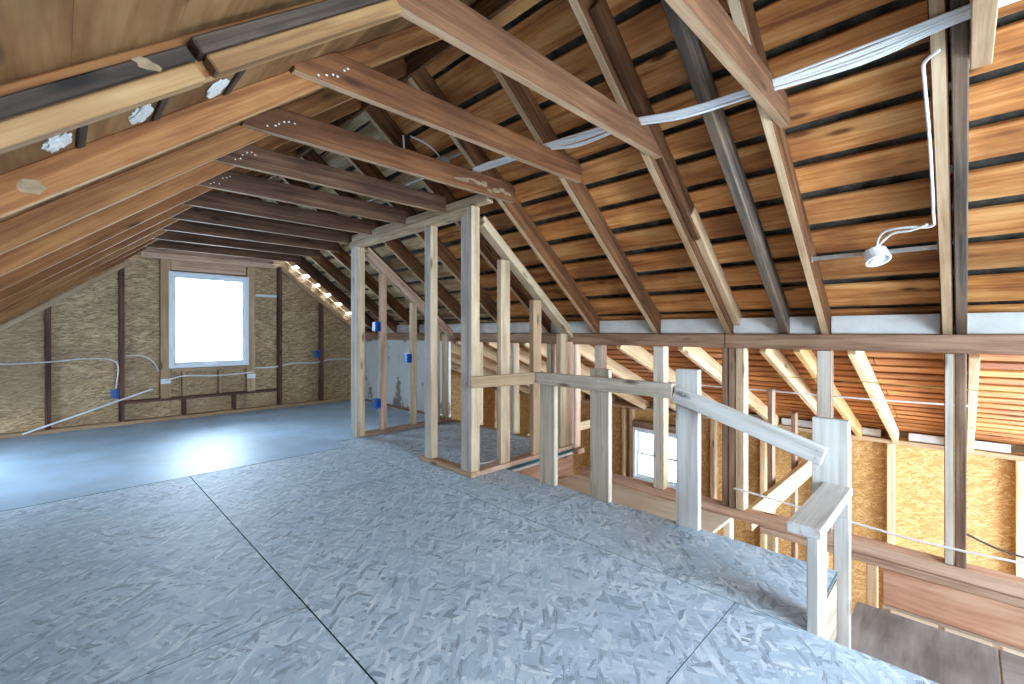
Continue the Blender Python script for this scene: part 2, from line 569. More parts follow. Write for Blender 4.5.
def lump(name, c, size, mat, parent, seed, sub=2, slope=0.0):
    """irregular flattened lump; for parents that sit at the origin"""
    rnd = random.Random(seed)
    bm = bmesh.new()
    bmesh.ops.create_icosphere(bm, subdivisions=sub, radius=1.0)
    for v in bm.verts:
        k = rnd.uniform(0.65, 1.15)
        v.co = V((v.co.x * size[0] * k, v.co.y * size[1] * k, v.co.z * size[2] * k))
    me = bpy.data.meshes.new(name)
    bm.to_mesh(me)
    bm.free()
    me.materials.append(M[mat])
    return link(name, me, mat, parent, Matrix.Translation(c) @ Matrix.Rotation(-math.atan(slope), 4, 'Y'))


def struct(o, label=None):
    o['kind'] = 'structure'
    if label:
        o['label'] = label
    return o


def thing(name, label, cat, loc=(0, 0, 0), group=None):
    o = bpy.data.objects.new(name, None)
    o.empty_display_size = 0.1
    COL.objects.link(o)
    o.matrix_basis = Matrix.Translation(loc)
    return tag(o, label, cat, group)


def tag(o, label, cat, group=None):
    o['label'] = label
    o['category'] = cat
    if group:
        o['group'] = group
    return o


# ------------------------------------------------------------------ roof geometry (X across, Y along the ridge, Z up)
PITCH = 0.79
CS = 1 / math.sqrt(1 + PITCH * PITCH)
RIDGE = 1.488
Y_GAB = 7.0


def zl(x):
    return 1.49 + PITCH * x          # underside of the left rafters


def zr(x):
    return 3.841 - PITCH * x         # underside of the right rafters


DL, DR = 0.085, 0.14                 # rafter depths, square to the slope
OL, OR_ = DL / CS, DR / CS           # the same measured vertically
RAFT_Y = [-2.26, -1.67, -1.08, -0.50, 0.088, 0.655, 1.25, 1.82, 2.417, 3.0, 3.59, 4.18, 4.77, 5.36, 5.95, 6.52]
TH = 0.046
UPL = (-PITCH * CS, 0, CS)
UPR = (PITCH * CS, 0, CS)
XE_L, XE_R = -1.95, 3.62


def roof_deck(name, side, y0, y1, off, th):
    if side == 'L':
        f, xa, xb = zl, XE_L - 0.3, RIDGE + 0.02
    else:
        f, xa, xb = zr, RIDGE - 0.02, XE_R + 0.12
    a, b = f(xa) + off, f(xb) + off
    vs = []
    for y in (y0, y1):
        vs += [(xa, y, a), (xb, y, b), (xb, y, b + th), (xa, y, a + th)]
    fs = [(0, 1, 2, 3), (7, 6, 5, 4), (0, 4, 5, 1), (1, 5, 6, 2), (2, 6, 7, 3), (3, 7, 4, 0)]
    return link(name, slab_mesh(name, vs, fs, 'deck'), 'deck')


PT = 0.022
SKX0, SKX1, SKY0, SKY1 = -1.50, -1.08, 4.79, 5.90      # unseen roof window, added low on the left slope for light
vs, fs = [], []
off_l = OL + 0.075
XA = XE_L - 0.3
for x0, x1, y0, y1 in ((XA, SKX0, Y_REAR - .1, Y_GAB + .12), (SKX1, RIDGE + .02, Y_REAR - .1, Y_GAB + .12), (SKX0, SKX1, Y_REAR - .1, SKY0), (SKX0, SKX1, SKY1, Y_GAB + .12)):
    n = len(vs)
    for y in (y0, y1):
        a, b = zl(x0) + off_l, zl(x1) + off_l
        vs += [(x0, y, a), (x1, y, b), (x1, y, b + .03), (x0, y, a + .03)]
    fs += [tuple(n + q for q in f) for f in ((0, 1, 2, 3), (7, 6, 5, 4), (0, 4, 5, 1), (1, 5, 6, 2), (2, 6, 7, 3), (3, 7, 4, 0))]
ceil_l = struct(link('ceiling_left', slab_mesh('ceiling_left', vs, fs, 'deck'), 'deck'), 'low left roof slope of brown boards')
ceil_r = struct(roof_deck('ceiling_right', 'R', Y_REAR - 0.1, 6.965, OR_ + 0.075, 0.03), 'right roof slope of orange skip boards with dark gaps')

# right slope: rows of boards with open dark gaps
gaps_r = [1.50, 1.675, 1.85, 2.015, 2.183, 2.336, 2.487, 2.640, 2.80, 2.97, 3.145, 3.325, 3.516, 3.70]
for i in range(len(gaps_r) - 1):
    gw = 0.009 + 0.011 * min(1.0, i / 6)
    a, b = gaps_r[i] + gw, gaps_r[i + 1] - gw
    cuts = sorted(random.sample([-0.52, 0.07, 1.8, 2.39], 1) + [random.choice([2.975, 3.56])])
    ys = [Y_REAR] + cuts + [Y_GAB + 0.14]
    mid = (a + b) / 2
    wdt = (b - a) / CS
    zc = zr(mid) + OR_ + PT / 2 / CS
    for y0, y1 in zip(ys, ys[1:]):
        jit = random.uniform(-0.004, 0.004)
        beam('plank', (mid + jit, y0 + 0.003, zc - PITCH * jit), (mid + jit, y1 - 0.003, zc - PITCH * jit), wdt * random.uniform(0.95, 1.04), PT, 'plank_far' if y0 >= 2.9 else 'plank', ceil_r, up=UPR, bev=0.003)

# left slope
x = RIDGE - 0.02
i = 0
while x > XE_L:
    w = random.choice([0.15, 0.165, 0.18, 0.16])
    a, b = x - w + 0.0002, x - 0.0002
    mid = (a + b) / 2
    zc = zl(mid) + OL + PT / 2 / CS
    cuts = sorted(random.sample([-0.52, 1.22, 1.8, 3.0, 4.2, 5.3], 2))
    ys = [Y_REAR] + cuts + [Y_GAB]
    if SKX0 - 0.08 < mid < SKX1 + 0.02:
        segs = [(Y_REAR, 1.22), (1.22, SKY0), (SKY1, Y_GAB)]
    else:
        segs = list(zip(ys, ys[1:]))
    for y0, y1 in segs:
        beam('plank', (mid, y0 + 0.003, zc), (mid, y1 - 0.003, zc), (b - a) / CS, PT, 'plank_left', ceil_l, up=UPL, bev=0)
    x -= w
    i += 1

# rafters
for k, yf in enumerate(RAFT_Y):
    yc = yf - TH / 2
    # left
    xa, xb = XE_L, RIDGE - 0.012
    ml = 'rafter_left'
    if SKY0 + 0.1 < yf < SKY1 - 0.1:
        xa = SKX1 + 0.03
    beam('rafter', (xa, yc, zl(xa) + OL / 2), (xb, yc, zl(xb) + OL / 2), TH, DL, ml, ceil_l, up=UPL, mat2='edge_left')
    # right
    xa, xb = RIDGE + 0.012, XE_R
    mt = 'rafter'
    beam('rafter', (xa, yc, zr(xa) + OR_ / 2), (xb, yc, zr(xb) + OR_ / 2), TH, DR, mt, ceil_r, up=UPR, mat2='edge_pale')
beam('rafter', (RIDGE + 0.012, 0.010, zr(RIDGE + 0.012) + OR_ / 2), (XE_R, 0.010, zr(XE_R) + OR_ / 2), 0.046, DR, 'rafter_grey', ceil_r, up=UPR)
# the odd grey rafter and the two sistered boards
yc = 0.86
beam('rafter', (RIDGE + 0.02, yc, zr(RIDGE + 0.02) + OR_ / 2), (XE_R, yc, zr(XE_R) + OR_ / 2), 0.05, DR, 'rafter_grey', ceil_r, up=UPR, mat2='rafter_grey')
beam('sister_board', (1.72, 1.18, zr(1.72) + 0.115), (2.84, 1.18, zr(2.84) + 0.115), 0.04, 0.11, 'rafter', ceil_r, up=UPR)
beam('sister_board', (2.70, 1.176, zr(2.70) + 0.125), (XE_R, 1.176, zr(XE_R) + 0.125), 0.05, 0.085, 'stud_tan', ceil_r, up=UPR)
# ridge board
board('ridge_board', RIDGE - 0.012, RIDGE + 0.012, Y_REAR, Y_GAB, zl(RIDGE) - 0.03, zl(RIDGE) + 0.10, 'rafter', ceil_l)

# collar ties nailed to the camera side of each rafter pair
TZ0, TZ1 = 2.055, 2.185
tie_mats = {0.088: 'stud_tan', 0.655: 'tie_pale', 1.25: 'tie_pale', 1.82: 'tie_brown', 2.417: 'tie_brown'}
for yf in RAFT_Y[3:]:
    y1 = yf - TH
    y0 = y1 - 0.042
    if abs(yf - 0.088) < 0.01:
        y0, y1 = -0.072, -0.016
    j = random.uniform(-0.008, 0.008)
    jx = random.uniform(-0.03, 0.03)
    z0, z1 = TZ0 + j, TZ1 + j
    xl = (z0 - 1.49) / PITCH - 0.125 + jx * 0.5
    xlt = (z1 - OL - 1.49) / PITCH + 0.005
    xr = 2.355 + jx
    if 2.8 < yf < 4.6:
        xr = 2.165 + jx * 0.3
    xrt = min(xr, (3.841 + OR_ - z1) / PITCH - 0.004)
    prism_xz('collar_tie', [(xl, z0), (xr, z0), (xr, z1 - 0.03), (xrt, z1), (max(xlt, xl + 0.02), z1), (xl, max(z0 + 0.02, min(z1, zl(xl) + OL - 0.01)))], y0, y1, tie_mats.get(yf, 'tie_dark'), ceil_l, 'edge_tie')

# pale batten along the foot of the nearest left rafter, with a broken dark board above it
beam('batten', (-0.6, 1.186, zl(-0.6) + 0.006), (0.215, 1.186, zl(0.215) + 0.006), 0.04, 0.038, 'edge_batten', ceil_l, up=UPL)
beam('batten', (0.235, 1.184, zl(0.235) + 0.012), (0.70, 1.184, zl(0.70) + 0.012), 0.045, 0.038, 'edge_batten', ceil_l, up=UPL)
beam('scab_board', (-0.6, 1.190, zl(-0.6) + 0.054), (0.20, 1.190, zl(0.20) + 0.054), 0.03, 0.034, 'scab', ceil_l, up=UPL)
beam('scab_board', (0.205, 1.180, zl(0.205) + 0.060), (0.66, 1.180, zl(0.66) + 0.060), 0.05, 0.034, 'scab', ceil_l, up=UPL)

# plaster squeezed through between the boards, a paint smear and plaster left on the third tie
for k, (px, py) in enumerate(((-0.004, 1.66), (0.163, 1.67), (0.352, 1.68))):
    pz = zl(px) + OL - 0.004
    lump('plaster_lump', (px, py, pz), (0.034, 0.075, 0.006), 'white_board', ceil_l, k, 3, PITCH)
    beam('dark_gap_strip', (px + 0.045, 1.52, pz + 0.045 * PITCH), (px + 0.045, 1.77, pz + 0.045 * PITCH), 0.022, 0.010, 'scab', ceil_l, up=UPL)  # near-black strip painted in for the shade of the gap
lump('paint_smear', (-0.055, 1.774, zl(-0.055) + 0.045), (0.034, 0.0012, 0.020), 'smear', ceil_l, 11)
lump('paint_smear', (0.125, 1.175, zl(0.125) + 0.056), (0.024, 0.0012, 0.012), 'smear', ceil_l, 12)
for k in range(9):
    px = 1.84 + 0.055 * k
    lump('plaster_residue', (px, 2.3292, 2.078 + 0.055 * random.random()), (0.030 + 0.02 * random.random(), 0.0016, 0.006 + 0.012 * random.random()), 'smear', ceil_l, 20 + k)
for yf in (1.82, 2.417, 3.0, 3.59):
    for k in range(6):
        px = 0.70 + 0.022 * k + random.uniform(-.008, .008)
        lump('nail_head', (px, yf - TH - 0.0425, 2.075 + 0.012 * k + random.uniform(-.015, .02) * (k > 1)), (0.006, 0.002, 0.0045), 'white_board', ceil_l, 50 + k, 1)

# ------------------------------------------------------------------ floor
X_S = [-1.75, -0.52, 0.70, 1.945]
X_EDGE = 2.53
Y_NOTCH = 0.39
Y_GREY = 4.17
Y_PART = 2.61
fl_me = slab_mesh('floor', [(-1.95, Y_REAR, -.03), (1.93, Y_REAR, -.03), (1.93, Y_NOTCH + .02, -.03), (X_EDGE - .02, Y_NOTCH + .02, -.03),
                            (X_EDGE - .02, Y_PART + .02, -.03), (3.43, Y_PART + .02, -.03), (3.43, Y_GAB, -.03), (-1.95, Y_GAB, -.03)],
                  [tuple(range(8))], 'dark')
floor = struct(link('floor', fl_me, 'dark'), 'subfloor of grey oriented strand board sheets')


def sheet(x0, x1, y0, y1, mat='osb_floor', z1=0.0, gy=0.0007, bev=0.0008):
    g0 = 0.0022 if abs(x0 - X_S[2]) < 1e-6 else gy
    g1 = 0.0022 if abs(x1 - X_S[2]) < 1e-6 else gy
    xc = (x0 + g0 + x1 - g1) / 2
    beam('subfloor_panel', (xc, y0 + gy, z1 - 0.011), (xc, y1 - gy, z1 - 0.011), x1 - x0 - g0 - g1, 0.022, mat, floor, bev=bev, mat2='edge_green', side2='sides')


sheet(-1.95, X_S[1], Y_REAR, 0.66)
sheet(-1.95, X_S[1], 0.66, 3.1)
sheet(-1.95, X_S[1], 3.1, Y_GREY)
sheet(X_S[1], X_S[2], Y_REAR, -0.58)
sheet(X_S[1], X_S[2], -0.58, 1.86)
sheet(X_S[1], X_S[2], 1.86, Y_GREY)
sheet(X_S[2], X_S[3], Y_REAR, 0.658)
sheet(X_S[2], X_S[3], 0.658, 3.1)
sheet(X_S[2], X_S[3], 3.1, Y_GREY)
sheet(X_S[3], X_EDGE, Y_NOTCH + 0.022, 1.86)
sheet(X_S[3], X_EDGE, 1.86, Y_PART)
sheet(X_S[3], 3.43, Y_PART, Y_GREY + 0.28)
sheet(-1.95, 1.2, Y_GREY, Y_GAB, 'grey_floor', 0.002, 0.0002, 0)
sheet(1.2, X_S[3], Y_GREY, Y_GAB, 'grey_floor', 0.002, 0.0002, 0)
sheet(X_S[3], 3.43, Y_GREY + 0.28, Y_GAB, 'grey_floor', 0.002, 0.0002, 0)
# fascia boards along the stair opening
board('fascia', 1.945, X_EDGE - 0.002, Y_NOTCH + 0.024, Y_NOTCH + 0.054, -0.30, -0.024, 'rail_tan', floor)
board('fascia', X_EDGE - 0.035, X_EDGE - 0.005, Y_NOTCH + 0.03, Y_PART, -0.28, -0.024, 'rim', floor)
board('fascia', 1.905, 1.935, Y_REAR, Y_NOTCH, -0.55, -0.024, 'rim', floor)
board('fascia', X_EDGE, 3.43, Y_PART, Y_PART + 0.035, -0.235, -0.055, 'rim', floor)
board('metal_strip', X_EDGE, 3.43, Y_PART - 0.003, Y_PART + 0.03, -0.052, -0.024, 'steel', floor)

# ------------------------------------------------------------------ gable wall
def gable_outline(y, x0, x1):
    pass


g_me = slab_mesh('wall_gable', [], [], 'shell')
bm = bmesh.new()
WX0, WX1, WZ0, WZ1 = 0.985, 1.815, 0.69, 1.81


def quadxz(bm, pts, y):
    bm.faces.new([bm.verts.new((px, y, pz)) for px, pz in pts])


def gable_sheet_mesh(bm, y, wx0, wx1, wz0, wz1, top):
    xl, xr = XE_L, 3.56
    quadxz(bm, [(xl, -.3), (wx0, -.3), (wx0, top(wx0)), (xl, top(xl))], y)
    xs = [wx0, RIDGE, wx1] if wx0 < RIDGE < wx1 else [wx0, wx1]
    quadxz(bm, [(wx0, -.3), (wx1, -.3), (wx1, wz0), (wx0, wz0)], y)
    quadxz(bm, [(wx0, wz1), (wx1, wz1)] + [(q, top(q)) for q in reversed(xs)], y)
    quadxz(bm, [(wx1, -.3), (xr, -.3), (xr, top(xr))] + ([(RIDGE, top(RIDGE))] if wx1 < RIDGE else []) + [(wx1, top(wx1))], y)


def gtop(q):
    return min(zl(q) + OL, zr(q) + OR_ - 0.005)


gable_sheet_mesh(bm, Y_GAB + 0.115, WX0, WX1, WZ0, WZ1, gtop)
bm.to_mesh(g_me)
bm.free()
wall_g = struct(link('wall_gable', g_me, 'shell'), 'gable end wall of bare strand board and studs')

# strand-board sheets behind the studs (each its own panel), clipped by the roof line
YB = Y_GAB + 0.095


def gable_panel(x0, x1, z0, z1):
    g = 0.002
    x0, x1, z0, z1 = x0 + g, x1 - g, z0 + g, z1 - g
    top = lambda q: min(z1, gtop(q) - 0.005)
    pts = [(x0, z0), (x1, z0), (x1, top(x1))]
    crit = []
    for q in (RIDGE, (z1 - OL + 0.005 - 1.49) / PITCH, (3.841 + OR_ - 0.01 - z1) / PITCH):
        if x0 < q < x1:
            crit.append(q)
    for q in sorted(crit, reverse=True):
        pts.append((q, top(q)))
    pts.append((x0, top(x0)))
    clean = []
    for p in pts:
        if not clean or (abs(p[0] - clean[-1][0]) + abs(p[1] - clean[-1][1])) > 1e-3:
            clean.append(p)
    if min(top(x0), top(x1)) < z0 + 0.02:
        # triangle where the roof cuts the sheet
        clean = [p for p in clean if p[1] >= z0 - 1e-6]
        if top(x0) < z0:
            xi = (z0 - OL + 0.005 - 1.49) / PITCH
            clean = [(xi, z0)] + [p for p in clean if p[0] > xi]
        else:
            xi = (3.841 + OR_ - 0.01 - z0) / PITCH
            clean = [p for p in clean if p[0] < xi] + [(xi, z0)]
        if len(clean) < 3:
            return
        cx = sum(p[0] for p in clean) / len(clean)
        cz = sum(p[1] for p in clean) / len(clean)
        clean.sort(key=lambda p: math.atan2(p[1] - cz, p[0] - cx))
    n = len(clean)
    vs = [(p[0], YB, p[1]) for p in clean] + [(p[0], YB + 0.015, p[1]) for p in clean]
    fs = [tuple(range(n)), tuple(range(2 * n - 1, n - 1, -1))] + [((i + 1) % n, i, n + i, n + (i + 1) % n) for i in range(n)]
    ox = V(((x0 + x1) / 2, YB, (z0 + z1) / 2))
    vs = [tuple(V(v) - ox) for v in vs]
    link('strand_board_panel', slab_mesh('strand_board_panel', vs, fs, 'osb_gable'), 'osb_gable', wall_g, Matrix.Translation(ox))


for x0, x1 in ((-1.9, -0.08), (-0.08, WX0)):
    for z0, z1 in ((0.0, 0.95), (0.95, 1.55), (1.55, 2.8)):
        gable_panel(x0, x1, z0, z1)
gable_panel(WX0, WX1, 0.0, WZ0)
gable_panel(WX0, WX1, WZ1, 2.9)
for x0, x1 in ((WX1, 2.85), (2.85, 3.5)):
    for z0, z1 in ((0.0, 0.85), (0.85, 1.40), (1.40, 2.8)):
        gable_panel(x0, x1, z0, z1)

Y0, Y1 = Y_GAB - 0.005, Y_GAB + 0.09
for xc in (-1.24, -0.675, -0.092, 0.515, 2.258, 2.86):
    zt = min(zl(xc), zr(xc)) - 0.02
    board('stud', xc - 0.024, xc + 0.024, Y0, Y1, 0.045, zt, 'stud_dark', wall_g)
board('bottom_plate', -1.9, 3.42, Y0 - 0.01, Y1, 0.003, 0.045, 'stud_tan', wall_g)
board('trimmer_stud', 0.875, 0.975, Y0 - 0.01, Y1, 0.28, 2.0, 'stud_tan', wall_g)
board('trimmer_stud', 1.825, 1.925, Y0 - 0.01, Y1, 0.28, 2.0, 'stud_tan', wall_g)
board('header', 0.70, 2.14, Y0 - 0.004, Y1, 2.003, 2.075, 'stud_pink', wall_g)
board('header', 0.72, 2.16, Y0 - 0.03, Y1 - 0.02, 2.078, 2.155, 'stud_pink', wall_g)
board('header', 0.98, 1.82, Y0 + 0.012, Y1, 1.875, 2.0, 'stud_pink', wall_g)
board('rough_sill', 0.98, 1.82, Y0 - 0.004, Y1, 0.605, 0.64, 'stud_tan', wall_g)
for xc in (1.12, 1.515):
    board('cripple_stud', xc - 0.022, xc + 0.022, Y0 + 0.005, Y1, 0.285, 0.602, 'stud_tan', wall_g)
board('blocking', 0.545, 2.232, Y0 + 0.015, Y1, 0.245, 0.28, 'stud_dark', wall_g)
for xc in (1.12, 1.68):
    board('cripple_stud', xc - 0.022, xc + 0.022, Y0 + 0.02, Y1, 0.05, 0.243, 'stud_dark', wall_g)
# pale trim boards running up under both slopes
for f, xa, xb, up in ((zl, -1.9, 0.60, UPL), (zr, 2.28, 3.44, UPR)):
    beam('sloping_plate', (xa, Y0 + 0.04, f(xa) - 0.02), (xb, Y0 + 0.04, f(xb) - 0.02), 0.09, 0.055, 'stud_tan', wall_g, up=up)

# gable window
win = thing('window_1', '', '', (1.40, Y_GAB, WZ0))
for k in ('label', 'category'):
    del win[k]
struct(win, 'square white-framed gable window blown out by daylight')
fy0, fy1 = Y_GAB - 0.02, Y_GAB + 0.10
OX0, OX1, OZ0, OZ1 = 0.955, 1.845, 0.645, 1.858
board('window_frame', OX0, OX0 + 0.05, fy0, fy1, OZ0, OZ1, 'vinyl', win)
board('window_frame', OX1 - 0.05, OX1, fy0, fy1, OZ0, OZ1, 'vinyl', win)
board('window_frame', OX0 + 0.05, OX1 - 0.05, fy0, fy1, OZ1 - 0.05, OZ1, 'vinyl', win)
board('window_sill', OX0 + 0.05, OX1 - 0.05, fy0, fy1, OZ0, OZ0 + 0.05, 'vinyl', win)
sash = ring_frame('sash', 'Y', OX0 + .052, OX1 - .052, OZ0 + .052, OZ1 - .052, fy0 + .03, fy1 - .03, .025, 'vinyl', win)
sub_board('pane', OX0 + .078, OX1 - .078, Y_GAB + 0.035, Y_GAB + 0.041, OZ0 + .078, OZ1 - .078, 'glass', sash)

# ------------------------------------------------------------------ rear gable wall (behind the camera) with its window opening
bm = bmesh.new()
rear_me = bpy.data.meshes.new('wall_rear')
gable_sheet_mesh(bm, Y_REAR, 0.1, 2.3, 0.4, 1.9, gtop)
bm.to_mesh(rear_me)
bm.free()
rear_me.materials.append(M['shell'])
wall_b = struct(link('wall_rear', rear_me, 'shell'))

# ------------------------------------------------------------------ post-and-beam wall between attic and lower side room
XW0, XW1 = 3.43, 3.54
BZ0, BZ1 = 0.985, 1.085
pb = [(XW0 + .02, Y_REAR, -.26), (XW1 - .02, Y_REAR, -.26), (XW1 - .02, Y_GAB, -.26), (XW0 + .02, Y_GAB, -.26)]
wall_r = struct(board('wall_right', XW0, XW1, Y_REAR, 2.55, -0.245, -0.175, 'stud_pink'), 'low post wall with beam between attic and side room')
board('beam', XW0, XW1, Y_REAR, 1.235, BZ0, BZ1, 'beam', wall_r)
board('beam', XW0, XW1, 1.24, 4.50, BZ0, BZ1, 'beam', wall_r)
board('beam', XW0, XW1, 4.505, Y_GAB, BZ0, BZ1, 'beam', wall_r)
SZ = -0.174
posts = [(0.057, 0.040, 'stud_brown'), (0.632, 0.075, 'stud_brown'), (1.757, 0.09, 'stud_new'), (2.34, 0.075, 'stud_brown')]
for yc, w, mt in posts:
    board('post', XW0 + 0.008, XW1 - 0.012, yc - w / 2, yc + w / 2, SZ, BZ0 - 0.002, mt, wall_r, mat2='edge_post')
board('post', XW0 + 0.02, XW1 - 0.02, 1.215, 1.262, SZ, BZ0 - 0.002, 'stud_brown', wall_r)
board('post', XW0 + 0.008, XW1 - 0.012, -0.010, 0.035, SZ, BZ0 - 0.002, 'stud_brown', wall_r)
board('post', XW0 + 0.012, XW1 - 0.012, 1.165, 1.212, SZ, BZ0 - 0.002, 'stud_brown', wall_r)
board('post', XW0 + 0.005, XW1 - 0.012, 1.105, 1.162, SZ, BZ0 - 0.002, 'stud_new', wall_r)
for yc, w, mt in ((2.63, 0.05, 'stud_pink'), (2.70, 0.05, 'stud_new'), (2.93, 0.06, 'stud_brown'), (3.45, 0.05, 'stud_new'), (4.05, 0.06, 'stud_new')):
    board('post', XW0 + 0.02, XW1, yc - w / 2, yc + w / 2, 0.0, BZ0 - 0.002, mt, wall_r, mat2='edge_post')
board('sill_plate', XW0, XW1, 2.56, 4.55, -0.05, -0.002, 'stud_tan', wall_r)
# white boards closing the rafter feet
for a, b in zip(RAFT_Y, RAFT_Y[1:]):
    if a > -1:
        board('white_blocking', 3.500, 3.525, a + 0.004, b - TH - 0.004, BZ1 + 0.004, BZ1 + 0.118, 'white_board', wall_r)
# header pieces and short studs below the sill
board('rim_board', XW0 - 0.004, XW0 + 0.03, Y_REAR, 0.34, -0.50, -0.29, 'rim', wall_r)
board('ledger', XW0 - 0.012, XW0 + 0.04, Y_REAR, 1.0, -0.288, -0.247, 'stud_pink', wall_r)
board('ledger', XW0 - 0.03, XW0 + 0.03, Y_REAR, 0.34, -0.545, -0.505, 'rail_tan', wall_r)
board('short_stud', XW0 - 0.01, XW0 + 0.05, 0.365, 0.415, -0.62, -0.29, 'rafter_pale', wall_r)
board('short_stud', XW0 + 0.02, XW0 + 0.08, 0.62, 0.67, -0.62, -0.29, 'rail_tan', wall_r)
board('short_stud', XW0 - 0.01, XW0 + 0.05, 0.90, 0.95, -0.62, -0.247, 'rafter_pale', wall_r)
board('short_stud', XW0 - 0.02, XW0 + 0.05, 1.19, 1.24, -0.62, -0.247, 'ply', wall_r)

# peeling plaster knee wall on the far right
kp = struct(board('wall_knee', 3.45, 3.52, 4.62, Y_GAB + 0.09, 0.003, BZ0 - 0.002, 'plaster', None), 'peeling white plaster knee wall')
board('baseboard_knee', 3.435, 3.449, 4.62, Y_GAB - 0.02, 0.003, 0.035, 'stud_brown', kp)

# ------------------------------------------------------------------ closet stud walls
XP0, XP1 = 2.18, 2.27
HB, HT = 1.99, 2.052
part = thing('stud_partition', 'front stud wall of the small closet, with pale header under the collar ties', 'stud wall', (2.225, 3.6, 0), 'closet stud walls')
board('bottom_plate', XP0, XP1, Y_PART, 3.30, 0.001, 0.04, 'stud_tan', part)
board('top_plate', XP0, XP1, 2.657, 4.62, HB, HT, 'stud_new', part)
board('top_plate', XP0 + 0.02, XP1 - 0.005, 2.46, 4.62, HT + 0.002, HT + 0.075, 'stud_new', part)
for y0, y1, mt in ((2.612, 2.655, 'stud_new'), (2.657, 2.742, 'stud_new'), (3.14, 3.232, 'stud_new'), (4.45, 4.525, 'stud_new'), (4.527, 4.60, 'stud_new')):
    zt = HT if y0 < 2.62 else HB - 0.002
    zb = 0.042 if y0 < 4 else 0.003
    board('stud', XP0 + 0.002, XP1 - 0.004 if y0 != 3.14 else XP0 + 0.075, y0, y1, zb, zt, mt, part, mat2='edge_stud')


def sloped_wall(name, label, y0, y1, studs, mats, wst, xend=3.42):
    t = thing(name, label, 'stud wall', (2.85, (y0 + y1) / 2, 0), 'closet stud walls')
    board('bottom_plate', XP1 + 0.002, xend, y0, y1, 0.001, 0.04, mats[0], t)
    xa, xb = XP1 + 0.005, xend + 0.0
    for k, off in enumerate((0.035, 0.080)):
        beam('sloping_plate', (xa + 0.03, (y0 + y1) / 2, zr(xa + 0.03) - off), (xb, (y0 + y1) / 2, zr(xb) - off), y1 - y0, 0.036, mats[1], t, up=UPR)
    for xc, mt in studs:
        board('stud', xc - wst / 2, xc + wst / 2, y0 + 0.005, y1 - 0.03, 0.042, zr(xc + wst / 2) - 0.108, mt, t)
    return t


near = sloped_wall('stud_partition', 'sloping side wall of the closet nearest the stair opening', Y_PART, Y_PART + 0.088,
                   [(2.545, 'stud_new'), (2.93, 'stud_tan'), (3.30, 'stud_new'), (3.395, 'stud_pink')], ('stud_pink', 'stud_new'), 0.105, 3.425)
far = sloped_wall('stud_partition', 'sloping far side wall of the closet beside the peeling white plaster', 4.452, 4.54,
                  [(2.49, 'stud_pink'), (2.875, 'stud_new'), (3.20, 'stud_new'), (3.33, 'stud_new')], ('stud_brown', 'stud_pink'), 0.07, 3.42)

# ------------------------------------------------------------------ guard railing along the stair opening
rail = thing('guard_railing', 'temporary guard railing of rough boards around the stair opening', 'railing', (2.55, 1.4, 0))
PX0, PX1 = X_EDGE - 0.045, X_EDGE - 0.002
for y0, y1, zt, mt in ((2.06, 2.20, 0.715, 'rail_tan'), (1.61, 1.755, 0.86, 'rail_tan'), (1.035, 1.165, 0.89, 'rail')):
    board('post', PX0, PX1, y0, y1, 0.001, zt, mt, rail)
RX = PX0 - 0.022
rail_level = board('rail', PX0 - 0.042, PX0 - 0.002, 1.165, 2.20, 0.722, 0.808, 'rail_tan', rail)
beam('rail', (2.155, 2.585, 0.725), (2.475, 2.205, 0.765), 0.036, 0.085, 'stud_tan', rail)
rail_slope = beam('rail', (RX, 1.16, 0.752), (RX, 0.45, 0.532), 0.04, 0.088, 'rail', rail)
board('post', X_EDGE - 0.002, X_EDGE + 0.040, 0.368, 0.512, 0.25, 0.695, 'rail', rail)
board('post', X_EDGE + 0.042, X_EDGE + 0.082, 0.372, 0.435, -0.50, 0.60, 'rail', rail)
board('rail', 1.90, X_EDGE - 0.004, 0.355, 0.465, 0.362, 0.40, 'rail', rail)
board('post', 1.942, 2.085, 0.372, 0.410, -0.26, 0.360, 'rail', rail)

for r, spots, ax in ((rail_level, ((1.66, .785), (1.70, .745), (2.13, .78), (2.16, .74), (1.20, .785), (1.215, .745)), PX0 - 0.0425), (rail_slope, ((0.475, .560), (0.482, .525), (1.10, .755), (1.12, .715)), RX - 0.0205)):
    for ny, nz in spots:
        lathe('nail_head', [(0.001, 0.0015), (0.0045, 0.0015), (0.005, 0.0), (0.001, 0.0)], 'steel', r, Matrix.Translation((ax, ny, nz)) @ Matrix.Rotation(-R90, 4, 'Y'), 8)

# ------------------------------------------------------------------ stair landing and plywood ledge
land = thing('stair_landing', 'grey stained plywood landing at the foot of the short post', 'landing', (2.7, -0.6, -0.52))
board('deck_panel', 1.94, 3.355, -0.12, 0.45, -0.522, -0.50, 'landing', land)
board('deck_panel', 1.94, 3.355, Y_REAR, -0.124, -0.522, -0.50, 'landing', land)
board('support', 1.95, 3.37, 0.41, 0.445, -0.72, -0.524, 'rim', land)
board('support', 3.33, 3.365, Y_REAR, 0.40, -0.72, -0.524, 'rafter_pale', land)
for y0, y1 in ((0.10, 0.30), (-0.10, 0.075), (-0.24, -0.135), (-0.6, -0.28)):
    board('lit_slot_strip', 3.358, 3.395, y0, y1, -0.52, -0.501, 'ply', land)  # pale strips stand in for light showing in slots along the rim
ledge = board('plywood_ledge', X_EDGE + 0.002, XW0 - 0.004, 1.19, Y_PART - 0.002, -0.262, -0.24, 'ply')
tag(ledge, 'pale plywood ledge below the guard railing, in front of the posts', 'ledge')

# ------------------------------------------------------------------ lower side room
XO = 6.1
SP = 0.388


def zs(x):
    return 0.975 - SP * (x - 3.47)


